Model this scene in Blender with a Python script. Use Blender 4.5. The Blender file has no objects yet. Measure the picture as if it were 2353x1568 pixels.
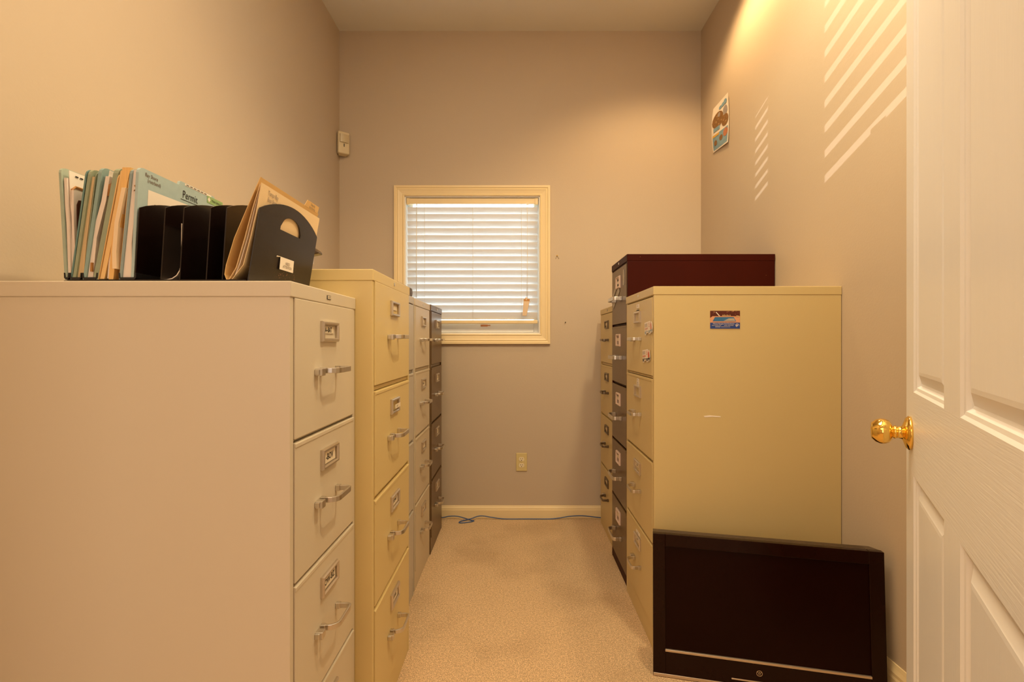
import bpy, bmesh, math, random
from mathutils import Vector, Matrix
R = math.radians
random.seed(7)
SC = bpy.context.scene
COL = SC.collection

# ------------------------------------------------------------------ materials
def lin(r, g, b):
    f = lambda c: (c / 255 / 12.92) if c / 255 <= .04045 else ((c / 255 + .055) / 1.055) ** 2.4
    return (f(r), f(g), f(b))

MATS = {}
def mat(name, col, rough=.5, metal=0, var=.06, vscale=6, bump=0, bscale=200, bdist=.002, stretch=(1, 1, 1),
        spec=.5, trans=0, col2=None, c2scale=None, c2lo=.5, c2hi=.6, coat=0):
    if name in MATS: return MATS[name]
    m = bpy.data.materials.new(name); m.use_nodes = True
    nt = m.node_tree; N = nt.nodes; L = nt.links
    b = N['Principled BSDF']
    b.inputs['Roughness'].default_value = rough
    b.inputs['Metallic'].default_value = metal
    b.inputs['Specular IOR Level'].default_value = spec
    b.inputs['Coat Weight'].default_value = coat
    tc = N.new('ShaderNodeTexCoord'); mp = N.new('ShaderNodeMapping')
    mp.inputs['Scale'].default_value = stretch
    L.new(tc.outputs['Object'], mp.inputs['Vector'])
    no = N.new('ShaderNodeTexNoise'); no.inputs['Scale'].default_value = vscale; no.inputs['Detail'].default_value = 4
    L.new(mp.outputs[0], no.inputs['Vector'])
    mx = N.new('ShaderNodeMix'); mx.data_type = 'RGBA'
    c = Vector(col)
    mx.inputs['A'].default_value = (*(c * (1 - var)), 1)
    mx.inputs['B'].default_value = (*[min(1, v) for v in c * (1 + var)], 1)
    L.new(no.outputs['Fac'], mx.inputs['Factor'])
    out = mx.outputs['Result']
    if col2 is not None:
        n2 = N.new('ShaderNodeTexNoise'); n2.inputs['Scale'].default_value = c2scale; n2.inputs['Detail'].default_value = 5
        L.new(mp.outputs[0], n2.inputs['Vector'])
        rp = N.new('ShaderNodeMapRange'); rp.inputs['From Min'].default_value = c2lo; rp.inputs['From Max'].default_value = c2hi
        L.new(n2.outputs['Fac'], rp.inputs['Value'])
        m2 = N.new('ShaderNodeMix'); m2.data_type = 'RGBA'
        L.new(rp.outputs[0], m2.inputs['Factor']); L.new(out, m2.inputs['A']); m2.inputs['B'].default_value = (*col2, 1)
        out = m2.outputs['Result']
    L.new(out, b.inputs['Base Color'])
    if bump:
        bn = N.new('ShaderNodeTexNoise'); bn.inputs['Scale'].default_value = bscale; bn.inputs['Detail'].default_value = 3
        L.new(mp.outputs[0], bn.inputs['Vector'])
        bp = N.new('ShaderNodeBump'); bp.inputs['Strength'].default_value = bump; bp.inputs['Distance'].default_value = bdist
        L.new(bn.outputs['Fac'], bp.inputs['Height']); L.new(bp.outputs[0], b.inputs['Normal'])
    if trans:
        tr = N.new('ShaderNodeBsdfTranslucent'); tr.inputs['Color'].default_value = (*col, 1)
        ms = N.new('ShaderNodeMixShader'); ms.inputs[0].default_value = trans
        o = N['Material Output']
        L.new(b.outputs[0], ms.inputs[1]); L.new(tr.outputs[0], ms.inputs[2]); L.new(ms.outputs[0], o.inputs['Surface'])
    MATS[name] = m
    return m

WALLC = (.515, .415, .31)
M_wall = mat('wall_paint', WALLC, .62, var=.025, vscale=2, bump=.16, bscale=150, bdist=.002, spec=.35)
M_ceil = mat('ceiling_paint', (.70, .67, .62), .8, var=.02, bump=.1, bscale=120)
M_trim = mat('trim_paint', (.79, .625, .36), .4, var=.03, bump=.03, bscale=60)
M_winwhite = mat('white_window_paint', (.82, .81, .78), .45, var=.03)
M_carpet = None
M_cream = mat('cream_enamel', (.63, .55, .425), .42, var=.02, vscale=3, bump=.03, bscale=260, bdist=.0006)
M_tan = mat('tan_enamel', (.67, .52, .235), .42, spec=.35, var=.02, vscale=3, bump=.03, bscale=260, bdist=.0006)
M_grey = mat('grey_beige_enamel', (.50, .45, .385), .42, var=.02, vscale=3)
M_beige = mat('beige_enamel', (.585, .49, .355), .38, var=.02, vscale=3, bump=.03, bscale=260, bdist=.0006)
M_beige2 = mat('warm_beige_enamel', (.59, .455, .215), .42, spec=.4, var=.02, vscale=3, bump=.03, bscale=260, bdist=.0006)
M_dark = mat('brown_enamel', (.115, .062, .022), .32, spec=.4, var=.15, vscale=4)
M_maroon = mat('maroon_brown_enamel', (.038, .0035, .001), .5, spec=.10, var=.2, vscale=5, bump=.03, bscale=90, bdist=.0006,
               col2=(.30, .14, .06), c2scale=60, c2lo=.73, c2hi=.76)
M_chrome = mat('satin_aluminium', (.66, .62, .56), .34, 1, var=.06, vscale=40)
M_hold = mat('holder_metal', (.62, .55, .47), .3, .9, var=.06, vscale=40)
M_bronze = mat('bronze_metal', (.17, .13, .09), .32, .8, var=.1, vscale=40)
M_card = mat('card_stock', (.78, .68, .52), .75, var=.04, vscale=30)
M_ink = mat('black_ink', (.015, .01, .008), .6, var=.2)
M_brownink = mat('brown_ink', (.14, .07, .03), .6, var=.2)
M_gapdark = mat('dark_gap', (.02, .012, .008), .7)
M_blackplastic = mat('black_plastic', (.008, .003, .002), .24, spec=.55, var=.2, vscale=20, bump=.04, bscale=300, bdist=.0005)
M_blackpanel = mat('black_steel', (.014, .009, .008), .36, var=.2, vscale=20, bump=.06, bscale=300, bdist=.0005)
M_teal = mat('teal_pressboard', (.25, .36, .34), .7, var=.12, vscale=60, bump=.08, bscale=500, bdist=.0005)
M_tealdark = mat('dark_teal_pressboard', (.13, .235, .225), .7, var=.12, vscale=60)
M_green = mat('green_pressboard', (.29, .33, .225), .7, var=.12, vscale=60, bump=.08, bscale=500, bdist=.0005)
M_blue = mat('pale_blue_pressboard', (.37, .47, .47), .7, var=.1, vscale=60, bump=.08, bscale=500, bdist=.0005)
M_manila = mat('manila_card', (.78, .52, .22), .65, var=.05, vscale=20)
M_manila2 = mat('pale_manila_card', (.80, .60, .35), .65, var=.04, vscale=20)
M_paper = mat('paper_sheets', (.76, .66, .58), .8, var=.12, vscale=8, stretch=(60, 1, 1))
M_tanpaper = mat('tan_paper_sheets', (.60, .44, .24), .8, var=.14, vscale=8, stretch=(60, 1, 1))
M_white = mat('white_paper', (.80, .71, .61), .75, var=.03, vscale=12)
M_tape = mat('black_cloth_tape', (.012, .010, .010), .38, var=.3, vscale=80, bump=.2, bscale=120)
M_fast = mat('fastener_brown', (.36, .16, .035), .45, var=.1)
M_fastdark = mat('fastener_dark', (.075, .020, .010), .4, var=.1)
M_greenlab = mat('green_label', (.26, .40, .16), .6, var=.05)
M_brass = mat('polished_brass', (.92, .62, .16), .10, 1, var=.03)
M_outlet = mat('ivory_plate', (.62, .50, .23), .42, var=.03)
M_outw = mat('ivory_socket', (.78, .68, .48), .42, var=.03)
M_sensor = mat('ivory_sensor', (.66, .55, .36), .45, var=.03)
M_sensdark = mat('sensor_lens', (.54, .44, .28), .35, var=.03)
M_cable = mat('blue_cable_jacket', (.04, .09, .24), .45, var=.08)
M_tvblack = mat('gloss_black_bezel', (.012, .002, .001), .22, spec=.18, var=.2, vscale=15)
M_screen = mat('dark_screen', (.010, .0012, .0005), .30, var=.3, vscale=3, spec=.10)
M_tvsilver = mat('silver_tv_trim', (.62, .50, .38), .3, .8, var=.05)
M_tvback = mat('matte_black_housing', (.060, .036, .018), .36, var=.35, vscale=14, stretch=(1, 1, 6))
M_slat = mat('white_slat', (.82, .81, .80), .5, var=.02, vscale=20, trans=.20)
M_cord = mat('white_cord', (.78, .72, .62), .7, var=.05)
M_wood = mat('pale_wood', (.72, .54, .36), .55, var=.1, vscale=25, stretch=(6, 6, 1))
M_woodend = mat('orange_wood_end', (.52, .24, .06), .6, var=.1)
M_doorv = mat('door_paint_vertical_grain', (.80, .80, .82), .36, var=.015, bump=.22, bscale=22, bdist=.0016, stretch=(10, 10, .7))
M_doorh = mat('door_paint_horizontal_grain', (.80, .80, .82), .36, var=.015, bump=.20, bscale=22, bdist=.0014, stretch=(.6, .6, 17))
M_doorp = mat('door_paint_moulding', (.80, .80, .82), .34, var=.01)
M_tapeclear = mat('clear_tape', (.24, .20, .165), .18, var=.15, vscale=60)
M_cardblue = mat('card_blue', (.022, .055, .24), .4, var=.1)
M_cardmaroon = mat('card_trees', (.09, .012, .006), .5, var=.4, vscale=80, col2=(.55, .28, .12), c2scale=90, c2lo=.62, c2hi=.68)
M_carddeck = mat('card_deck', (.66, .32, .17), .5, var=.1, vscale=60)
M_cardpool = mat('card_pool', (.04, .16, .33), .4, var=.2, vscale=40)
M_cardpoollight = mat('card_pool_shallow', (.40, .37, .32), .4, var=.2, vscale=40)
M_red = mat('red_print', (.62, .09, .03), .5, var=.1)
M_pinkred = mat('faded_red_print', (.62, .25, .17), .5, var=.1)
M_greyblue = mat('greyblue_print', (.28, .34, .38), .5, var=.1)
M_lightgrey = mat('light_grey_print', (.55, .47, .40), .5, var=.1)
M_posterblue = mat('poster_blue', (.20, .33, .42), .6, var=.35, vscale=50)
M_posterbrown = mat('poster_brown', (.23, .11, .03), .6, var=.5, vscale=70, col2=(.6, .4, .2), c2scale=60, c2lo=.6, c2hi=.7)
M_posteryellow = mat('poster_yellow', (.66, .38, .06), .6, var=.1)
M_postergrey = mat('poster_grey', (.33, .29, .28), .6, var=.3, vscale=60)
M_posterred = mat('poster_red', (.46, .17, .08), .6, var=.4, vscale=60)
M_pin = mat('brass_pin', (.75, .50, .06), .3, .6)
M_nail = mat('dark_nail', (.06, .04, .03), .4, .6)
M_boxbrown = mat('dark_brown_plastic', (.075, .045, .020), .45, var=.15, vscale=20)

# glass
def glass_mat():
    m = bpy.data.materials.new('window_glass'); m.use_nodes = True
    nt = m.node_tree; N = nt.nodes; L = nt.links
    N.remove(N['Principled BSDF'])
    t = N.new('ShaderNodeBsdfTransparent'); t.inputs[0].default_value = (.93, .96, .95, 1)
    g = N.new('ShaderNodeBsdfGlossy'); g.inputs['Roughness'].default_value = .02
    f = N.new('ShaderNodeFresnel'); f.inputs[0].default_value = 1.45
    ms = N.new('ShaderNodeMixShader')
    L.new(f.outputs[0], ms.inputs[0]); L.new(t.outputs[0], ms.inputs[1]); L.new(g.outputs[0], ms.inputs[2])
    L.new(ms.outputs[0], N['Material Output'].inputs['Surface'])
    return m
M_glass = glass_mat()

def carpet_mat():
    m = bpy.data.materials.new('carpet_pile'); m.use_nodes = True
    nt = m.node_tree; N = nt.nodes; L = nt.links
    b = N['Principled BSDF']; b.inputs['Roughness'].default_value = .95; b.inputs['Specular IOR Level'].default_value = .1
    tc = N.new('ShaderNodeTexCoord')
    def noise(s, d=4):
        n = N.new('ShaderNodeTexNoise'); n.inputs['Scale'].default_value = s; n.inputs['Detail'].default_value = d
        L.new(tc.outputs['Object'], n.inputs['Vector']); return n
    f1 = noise(330, 2); f2 = noise(110, 3); f3 = noise(2.6, 4)
    r = N.new('ShaderNodeMapRange'); r.inputs['From Min'].default_value = .36; r.inputs['From Max'].default_value = .64
    L.new(f1.outputs['Fac'], r.inputs['Value'])
    m1 = N.new('ShaderNodeMix'); m1.data_type = 'RGBA'
    m1.inputs['A'].default_value = (.40, .275, .165, 1); m1.inputs['B'].default_value = (.90, .64, .385, 1)
    L.new(r.outputs[0], m1.inputs['Factor'])
    m2 = N.new('ShaderNodeMix'); m2.data_type = 'RGBA'; m2.blend_type = 'MULTIPLY'; m2.inputs['Factor'].default_value = 1
    r2 = N.new('ShaderNodeMapRange'); r2.inputs['From Min'].default_value = .3; r2.inputs['From Max'].default_value = .7
    r2.inputs['To Min'].default_value = .82; r2.inputs['To Max'].default_value = 1.12
    L.new(f2.outputs['Fac'], r2.inputs['Value'])
    L.new(m1.outputs['Result'], m2.inputs['A']); L.new(r2.outputs[0], m2.inputs['B'])
    # worn, soiled patches of the walkway
    m3 = N.new('ShaderNodeMix'); m3.data_type = 'RGBA'; m3.blend_type = 'MULTIPLY'
    r3 = N.new('ShaderNodeMapRange'); r3.inputs['From Min'].default_value = .50; r3.inputs['From Max'].default_value = .66
    r3.inputs['To Max'].default_value = .34
    L.new(f3.outputs['Fac'], r3.inputs['Value']); L.new(r3.outputs[0], m3.inputs['Factor'])
    L.new(m2.outputs['Result'], m3.inputs['A']); m3.inputs['B'].default_value = (.60, .56, .52, 1)
    L.new(m3.outputs['Result'], b.inputs['Base Color'])
    bp = N.new('ShaderNodeBump'); bp.inputs['Strength'].default_value = .7; bp.inputs['Distance'].default_value = .006
    L.new(f1.outputs['Fac'], bp.inputs['Height']); L.new(bp.outputs[0], b.inputs['Normal'])
    return m
M_carpet = carpet_mat()

# ------------------------------------------------------------------ mesh helpers
class MB:
    def __init__(s): s.bm = bmesh.new()
    def quad(s, pts, mi=0):
        f = s.bm.faces.new([s.bm.verts.new(p) for p in pts]); f.material_index = mi; return f
    def box(s, x0, x1, y0, y1, z0, z1, mi=0, M=None):
        P = [Vector((x, y, z)) for x in (x0, x1) for y in (y0, y1) for z in (z0, z1)]
        if M is not None: P = [M @ p for p in P]
        v = [s.bm.verts.new(p) for p in P]
        for a in ((0, 1, 3, 2), (4, 6, 7, 5), (0, 4, 5, 1), (2, 3, 7, 6), (0, 2, 6, 4), (1, 5, 7, 3)):
            f = s.bm.faces.new([v[i] for i in a]); f.material_index = mi
    def prism(s, pts, vec, mi=0):
        """closed polygon pts (3D) extruded by vec"""
        vec = Vector(vec)
        a = [s.bm.verts.new(p) for p in pts]; b = [s.bm.verts.new(Vector(p) + vec) for p in pts]
        n = len(pts)
        fs = [s.bm.faces.new(a[::-1]), s.bm.faces.new(b)]
        for i in range(n): fs.append(s.bm.faces.new((a[i], a[(i + 1) % n], b[(i + 1) % n], b[i])))
        for f in fs: f.material_index = mi
    def lathe(s, prof, M, seg=32, mi=0):
        """prof [(r, h)] revolved about local Z then mapped by M"""
        rings = []
        for r, h in prof:
            if r < 1e-6: rings.append([s.bm.verts.new(M @ Vector((0, 0, h)))])
            else: rings.append([s.bm.verts.new(M @ Vector((r * math.cos(2 * math.pi * k / seg), r * math.sin(2 * math.pi * k / seg), h))) for k in range(seg)])
        for A, B in zip(rings, rings[1:]):
            for k in range(seg):
                k2 = (k + 1) % seg
                if len(A) == 1 and len(B) == 1: continue
                if len(A) == 1: f = s.bm.faces.new((A[0], B[k], B[k2]))
                elif len(B) == 1: f = s.bm.faces.new((A[k], B[0], A[k2]))
                else: f = s.bm.faces.new((A[k], B[k], B[k2], A[k2]))
                f.material_index = mi; f.smooth = True
    def tube(s, pts, r, seg=8, mi=0):
        pts = [Vector(p) for p in pts]; rings = []
        up = Vector((.123, .31, .94)).normalized()
        for i, p in enumerate(pts):
            t = (pts[min(i + 1, len(pts) - 1)] - pts[max(i - 1, 0)]).normalized()
            a = t.cross(up)
            if a.length < 1e-3: a = t.cross(Vector((1, 0, 0)))
            a.normalize(); b = t.cross(a)
            rings.append([s.bm.verts.new(p + r * (a * math.cos(2 * math.pi * k / seg) + b * math.sin(2 * math.pi * k / seg))) for k in range(seg)])
        for A, B in zip(rings, rings[1:]):
            for k in range(seg):
                f = s.bm.faces.new((A[k], A[(k + 1) % seg], B[(k + 1) % seg], B[k])); f.smooth = True; f.material_index = mi
        for q in (rings[0][::-1], rings[-1]):
            f = s.bm.faces.new(q); f.material_index = mi
    def sweep_bar(s, path, h, t, zc, mi=0):
        """flat bar: path of (x, y) points in plan, height h, thickness t"""
        n = len(path); rings = []
        for i in range(n):
            p = Vector((path[i][0], path[i][1])); a = Vector(path[max(i - 1, 0)]); b = Vector(path[min(i + 1, n - 1)])
            d = (b - a).normalized(); nn = Vector((-d.y, d.x)) * t / 2
            rings.append([s.bm.verts.new((p.x + q * nn.x, p.y + q * nn.y, zc + z)) for q, z in ((-1, -h / 2), (1, -h / 2), (1, h / 2), (-1, h / 2))])
        for A, B in zip(rings, rings[1:]):
            for k in range(4):
                f = s.bm.faces.new((A[k], A[(k + 1) % 4], B[(k + 1) % 4], B[k])); f.material_index = mi
        s.bm.faces.new(rings[0][::-1]).material_index = mi; s.bm.faces.new(rings[-1]).material_index = mi
    def text(s, body, size, M, mi=0, sx=1.0, extr=0, bold=0):
        cu = bpy.data.curves.new('tmp_text', 'FONT'); cu.body = body; cu.size = size; cu.align_x = 'CENTER'; cu.align_y = 'CENTER'
        cu.resolution_u = 3; cu.extrude = extr; cu.offset = bold * size
        ob = bpy.data.objects.new('tmp_text', cu); COL.objects.link(ob)
        dg = bpy.context.evaluated_depsgraph_get()
        me = bpy.data.meshes.new_from_object(ob.evaluated_get(dg))
        vs = [s.bm.verts.new(M @ Vector((v.co.x * sx, v.co.y, v.co.z))) for v in me.vertices]
        for p in me.polygons:
            try: f = s.bm.faces.new([vs[i] for i in p.vertices]); f.material_index = mi
            except ValueError: pass
        bpy.data.objects.remove(ob); bpy.data.curves.remove(cu); bpy.data.meshes.remove(me)
    def mesh(s, name, mats, fixn=True):
        if fixn: bmesh.ops.recalc_face_normals(s.bm, faces=s.bm.faces)
        me = bpy.data.meshes.new(name); s.bm.to_mesh(me); s.bm.free()
        for m in (mats if isinstance(mats, (list, tuple)) else [mats]): me.materials.append(m)
        return me
    def build(s, name, mats, parent=None, bevel=0, seg=2, fixn=True, world=False):
        return put(name, s.mesh(name, mats, fixn), parent, bevel, seg, world)

def put(name, me, parent=None, bevel=0, seg=2, world=False):
    o = bpy.data.objects.new(name, me); COL.objects.link(o)
    if parent is not None:
        o.parent = parent
        if world:                      # vertices are in room coordinates; undo the parents' offset
            off = Vector(); p = parent
            while p is not None: off += p.location; p = p.parent
            o.location = -off
    if bevel:
        bv = o.modifiers.new('bevel', 'BEVEL'); bv.width = bevel; bv.segments = seg; bv.limit_method = 'ANGLE'; bv.angle_limit = R(35)
    return o
def tag(o, label, cat, group=None):
    o['label'] = label; o['category'] = cat
    if group: o['group'] = group
    return o
def empty(name, loc, rz=0, label=None, cat=None, group=None):
    o = bpy.data.objects.new(name, None); COL.objects.link(o); o.empty_display_size = .05
    o.location = loc; o.rotation_euler = (0, 0, rz)
    if label: tag(o, label, cat, group)
    return o
def struct(o): o['kind'] = 'structure'; return o

# ------------------------------------------------------------------ camera  (x to the side, y into the room, z up)
F, VX, HY, CZ = 1140.0, 1188.0, 786.0, 1.12
cam = bpy.data.cameras.new('camera'); cam.sensor_width = 36; cam.lens = F / 2353 * 36
cam.shift_x = -(VX - 1176.5) / 2353; cam.shift_y = (HY - 784) / 2353; cam.clip_start = .02
co = bpy.data.objects.new('camera', cam); COL.objects.link(co)
co.location = (0, 0, CZ); co.rotation_euler = (R(90), 0, 0); SC.camera = co

XL, XR, YB, ZC, YF = -1.13, 1.171, 3.158, 3.10, .27

# ------------------------------------------------------------------ room shell
def wall(name, boxes, m):
    b = MB()
    for q in boxes: b.box(*q)
    return struct(b.build(name, m))
wall('floor', [(-2.2, 2.2, -2.2, YB + .1, -.06, 0)], M_carpet)
wall('ceiling', [(XL - .1, XR + .1, YF - .1, YB + .1, ZC, ZC + .1)], M_ceil)
wall('wall_left', [(XL - .1, XL, YF - .1, YB + .1, 0, ZC)], M_wall)
wall('wall_right', [(XR, XR + .1, YF - .1, YB + .1, 0, ZC)], M_wall)
WX0, WX1, WZ0, WZ1 = -.715, .146, 1.171, 2.048
wall('wall_back', [(XL, WX0, YB, YB + .1, 0, ZC), (WX1, XR, YB, YB + .1, 0, ZC), (WX0, WX1, YB, YB + .1, 0, WZ0), (WX0, WX1, YB, YB + .1, WZ1, ZC)], M_wall)
DX0, DX1, DZ = -1.02, .385, 2.05
T2 = (.17, .62, 2.12, 2.98)      # high light over the doorway, with a blind
T3 = (-.16, -.05, 2.42, 2.98)    # its narrow neighbour
y0, y1 = YF - .05, YF
wall('wall_front', [(XL, DX0, y0, y1, 0, ZC), (DX1, XR, y0, y1, 0, T2[2]), (DX0, DX1, y0, y1, DZ, T2[2]),
                    (DX0, T3[0], y0, y1, T2[2], ZC), (T3[0], T3[1], y0, y1, T2[2], T3[2]), (T3[1], T2[0], y0, y1, T2[2], ZC), (T2[1], XR, y0, y1, T2[2], ZC),
                    (T3[0], T3[1], y0, y1, T3[3], ZC), (T2[0], T2[1], y0, y1, T2[3], ZC)], M_wall)
# unseen passage added to block doorway sun: end wall, side walls and a low ceiling
wall('wall_sunblock_end', [(-2.2, 2.2, -2.2, -2.1, 0, 2.09)], M_wall)
wall('wall_sunblock_left', [(-2.2, -2.1, -2.1, y0, 0, 2.09)], M_wall)
wall('wall_sunblock_right', [(2.1, 2.2, -2.1, y0, 0, 2.09)], M_wall)
wall('wall_sunblock_front', [(-2.2, XL - .1, y0, y1, 0, 2.09), (XR + .1, 2.2, y0, y1, 0, 2.09)], M_wall)
wall('ceiling_sunblock', [(-2.2, 2.2, -2.2, y0, 2.06, 2.09)], M_ceil)
def bprof(h):   # moulded baseboard profile: (offset from wall, height)
    return [(0, 0), (.013, 0), (.013, h * .66), (.011, h * .72), (.011, h * .80), (.007, h * .90), (.004, h), (0, h)]
b = MB(); b.prism([(XL, YB - o, z) for o, z in bprof(.079)], (XR - XL, 0, 0)); struct(b.build('baseboard_back', M_trim))
b = MB(); b.prism([(XR - o, YF, z) for o, z in bprof(.125)], (0, YB - YF - .014, 0)); struct(b.build('baseboard_right', M_trim))
b = MB(); b.prism([(XL + o, YF, z) for o, z in bprof(.079)], (0, YB - YF - .014, 0)); struct(b.build('baseboard_left', M_trim))

# window in the back wall ------------------------------------------------
win = struct(empty('window_1', ((WX0 + WX1) / 2, YB, WZ0)))
b = MB()                     # mitred casing with an ogee profile
cw = .064
prof = [(0, 0), (0, .012), (.006, .014), (.012, .011), (.030, .014), (.040, .017), (.046, .015), (.052, .019), (cw, .019), (cw, 0)]
def ringpt(k, o, y):
    x0, x1, z0, z1 = WX0 - o, WX1 + o, WZ0 - o, WZ1 + o
    return [(x0, YB - y, z0), (x1, YB - y, z0), (x1, YB - y, z1), (x0, YB - y, z1)][k]
for k in range(4):
    A = [b.bm.verts.new(ringpt(k, o, y)) for o, y in prof]; B = [b.bm.verts.new(ringpt((k + 1) % 4, o, y)) for o, y in prof]
    for i in range(len(prof) - 1): b.bm.faces.new((A[i], A[i + 1], B[i + 1], B[i]))
b.build('window_casing', M_trim, win, world=True)
b = MB(); t = .008
b.box(WX0, WX0 + t, YB - .001, YB + .1, WZ0, WZ1); b.box(WX1 - t, WX1, YB - .001, YB + .1, WZ0, WZ1)
b.box(WX0 + t, WX1 - t, YB - .001, YB + .1, WZ1 - t, WZ1); b.box(WX0 + t, WX1 - t, YB - .001, YB + .1, WZ0, WZ0 + t)
b.build('jamb', M_winwhite, win, world=True)
b = MB(); sx0, sx1, sz0, sz1 = WX0 + t, WX1 - t, WZ0 + t, WZ1 - t
ys = YB + .062
b.box(sx0, sx0 + .03, ys, ys + .03, sz0, sz1); b.box(sx1 - .03, sx1, ys, ys + .03, sz0, sz1)
b.box(sx0 + .03, sx1 - .03, ys, ys + .03, sz0, sz0 + .074); b.box(sx0 + .03, sx1 - .03, ys, ys + .03, sz1 - .03, sz1)
b.box(sx0 + .03, sx1 - .03, ys - .008, ys, sz0 + .002, sz0 + .022)
b.build('sash', M_winwhite, win, bevel=.003, world=True)
b = MB(); b.box(sx0 + .03, sx1 - .03, ys + .012, ys + .016, sz0 + .074, sz1 - .03); b.build('pane', M_glass, win, world=True)
b = MB(); b.box(-.235, -.19, ys - .0095, ys - .008, 1.219, 1.232); b.box(-.19, -.172, ys - .0095, ys - .008, 1.223, 1.230)
o = b.build('paint_patch', mat('orange_paint_patch', (.66, .28, .12), .6, var=.3, vscale=90), win, world=True)

# the blind ----------------------------------------------------------------
bl = empty('window_blind', ((WX0 + WX1) / 2, YB + .03, WZ1 - .05), 0, 'white horizontal slat blind let down in the window, with wooden cord pull', 'blind')
b = MB(); b.box(sx0 + .003, sx1 - .003, YB + .004, YB + .048, 2.000, 2.036); b.box(sx0 + .003, sx0 + .024, YB + .001, YB + .004, 1.996, 2.037); b.box(sx1 - .024, sx1 - .003, YB + .001, YB + .004, 1.996, 2.037)
b.build('headrail', M_trim, bl, bevel=.002, world=True)
b = MB(); pitch = .04485; ns = 16; zt0 = 1.960
for i in range(ns):
    zc = zt0 - i * pitch; ang = R(60); half = .0255; n = 6; yc = YB + .027
    top = []; bot = []
    for j in range(n + 1):
        u = -half + 2 * half * j / n; c = .0035 * (1 - (u / half) ** 2)
        # inner edge (towards the room) up, outer edge down; slightly crowned
        yy = yc + u * math.cos(ang) - c * math.sin(ang); zz = zc - u * math.sin(ang) - c * math.cos(ang)
        nn = Vector((-math.sin(ang), -math.cos(ang))) * .0013
        top.append((yy + nn.x, zz + nn.y)); bot.append((yy - nn.x, zz - nn.y))
    b.prism([(sx0 + .006, p, q) for p, q in top + bot[::-1]], (sx1 - sx0 - .012, 0, 0))
b.build('slats', M_slat, bl, world=True)
b = MB(); b.box(sx0 + .006, sx1 - .006, YB + .005, YB + .048, 1.237, 1.259); b.build('bottom_rail', M_trim, bl, bevel=.004, world=True)
for px in (975, 1086, 1198):
    x = (px - VX) / 361
    b = MB()
    for yy in (YB + .006, YB + .045): b.tube([(x, yy, 2.0), (x + .002, yy, 1.6), (x, yy, 1.24)], .0009, 6)
    for i in range(ns): b.tube([(x, YB + .006, zt0 - i * pitch + .0215), (x, YB + .045, zt0 - i * pitch - .0215)], .0007, 5)
    b.build('ladder_cord', M_cord, bl, world=True)
x = (957 - VX) / 361
b = MB(); b.tube([(x + .001, YB - .001, 1.998), (x, YB - .003, 1.7), (x, YB - .004, 1.40)], .0022, 8); b.build('tilt_wand', M_cord, bl, world=True)
b = MB()
xc = (1211 - VX) / 361
b.tube([(xc - .001, YB - .001, 2.0), (xc + .002, YB - .004, 1.83), (xc, YB - .006, 1.6), (xc - .001, YB - .008, 1.40)], .0011, 6)
b.tube([(xc + .004, YB - .001, 2.0), (xc + .001, YB - .005, 1.84), (xc + .004, YB - .007, 1.6), (xc + .002, YB - .008, 1.40)], .0011, 6)
b.box(xc - .006, xc + .014, YB - .004, YB + .003, 1.995, 2.004)
b.build('lift_cord', M_cord, bl, world=True)
b = MB()
def hexa(b, c0, c1, mi=0):
    b.prism_ = None
    A = [b.bm.verts.new(p) for p in c0]; B = [b.bm.verts.new(p) for p in c1]
    fs = [b.bm.faces.new(A[::-1]), b.bm.faces.new(B)]
    for i in range(4): fs.append(b.bm.faces.new((A[i], A[(i + 1) % 4], B[(i + 1) % 4], B[i])))
    for f in fs: f.material_index = mi
yy0, yy1 = YB - .022, YB - .004
P = lambda px, py: ((px - VX) / 361, CZ - (py - HY) / 361)
def ringq(pl, pr): return [(pl[0], yy0, pl[1]), (pr[0], yy0, pr[1]), (pr[0], yy1, pr[1]), (pl[0], yy1, pl[1])]
hexa(b, ringq(P(1203.2, 693), P(1216.5, 693)), ringq(P(1200.2, 726.5), P(1210, 726.5)))
hexa(b, ringq(P(1203.4, 688), P(1217, 688)), ringq(P(1203.2, 693), P(1216.5, 693)), 1)
b.lathe([(0, .0), (.006, .001), (.008, .008), (.007, .02), (0, .021)], Matrix.Translation((P(1209.5, 692)[0], YB - .016, P(0, 692)[1])), 12)
b.lathe([(0, -.004), (.004, 0), (0, .004)], Matrix.Translation((P(1218, 695)[0], YB - .012, P(0, 695)[1])), 10)
b.build('cord_pull', [M_wood, M_woodend], bl, bevel=.0015, world=True)

# high lights over the doorway: the sun comes through their blinds
for nm, T, p, gap in (('window_2', T2, .095, .030), ('window_3', T3, .058, .018)):
    w = struct(empty(nm, ((T[0] + T[1]) / 2, YF, T[2])))
    b = MB(); z = T[2] + .10
    b.box(T[0], T[1], YF - .031, YF - .029, T[2], z)
    while z < T[3]:
        b.box(T[0], T[1], YF - .031, YF - .029, z, min(z + p - gap, T[3])); z += p
    b.build('blind_slats', M_winwhite, w, world=True)
    b = MB(); c = .05
    b.box(T[0] - c, T[0], YF, YF + .012, T[2] - c, T[3] + c); b.box(T[1], T[1] + c, YF, YF + .012, T[2] - c, T[3] + c)
    b.box(T[0], T[1], YF, YF + .012, T[3], T[3] + c); b.box(T[0], T[1], YF, YF + .012, T[2] - c, T[2])
    b.build('window_casing', M_trim, w, world=True)

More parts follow.
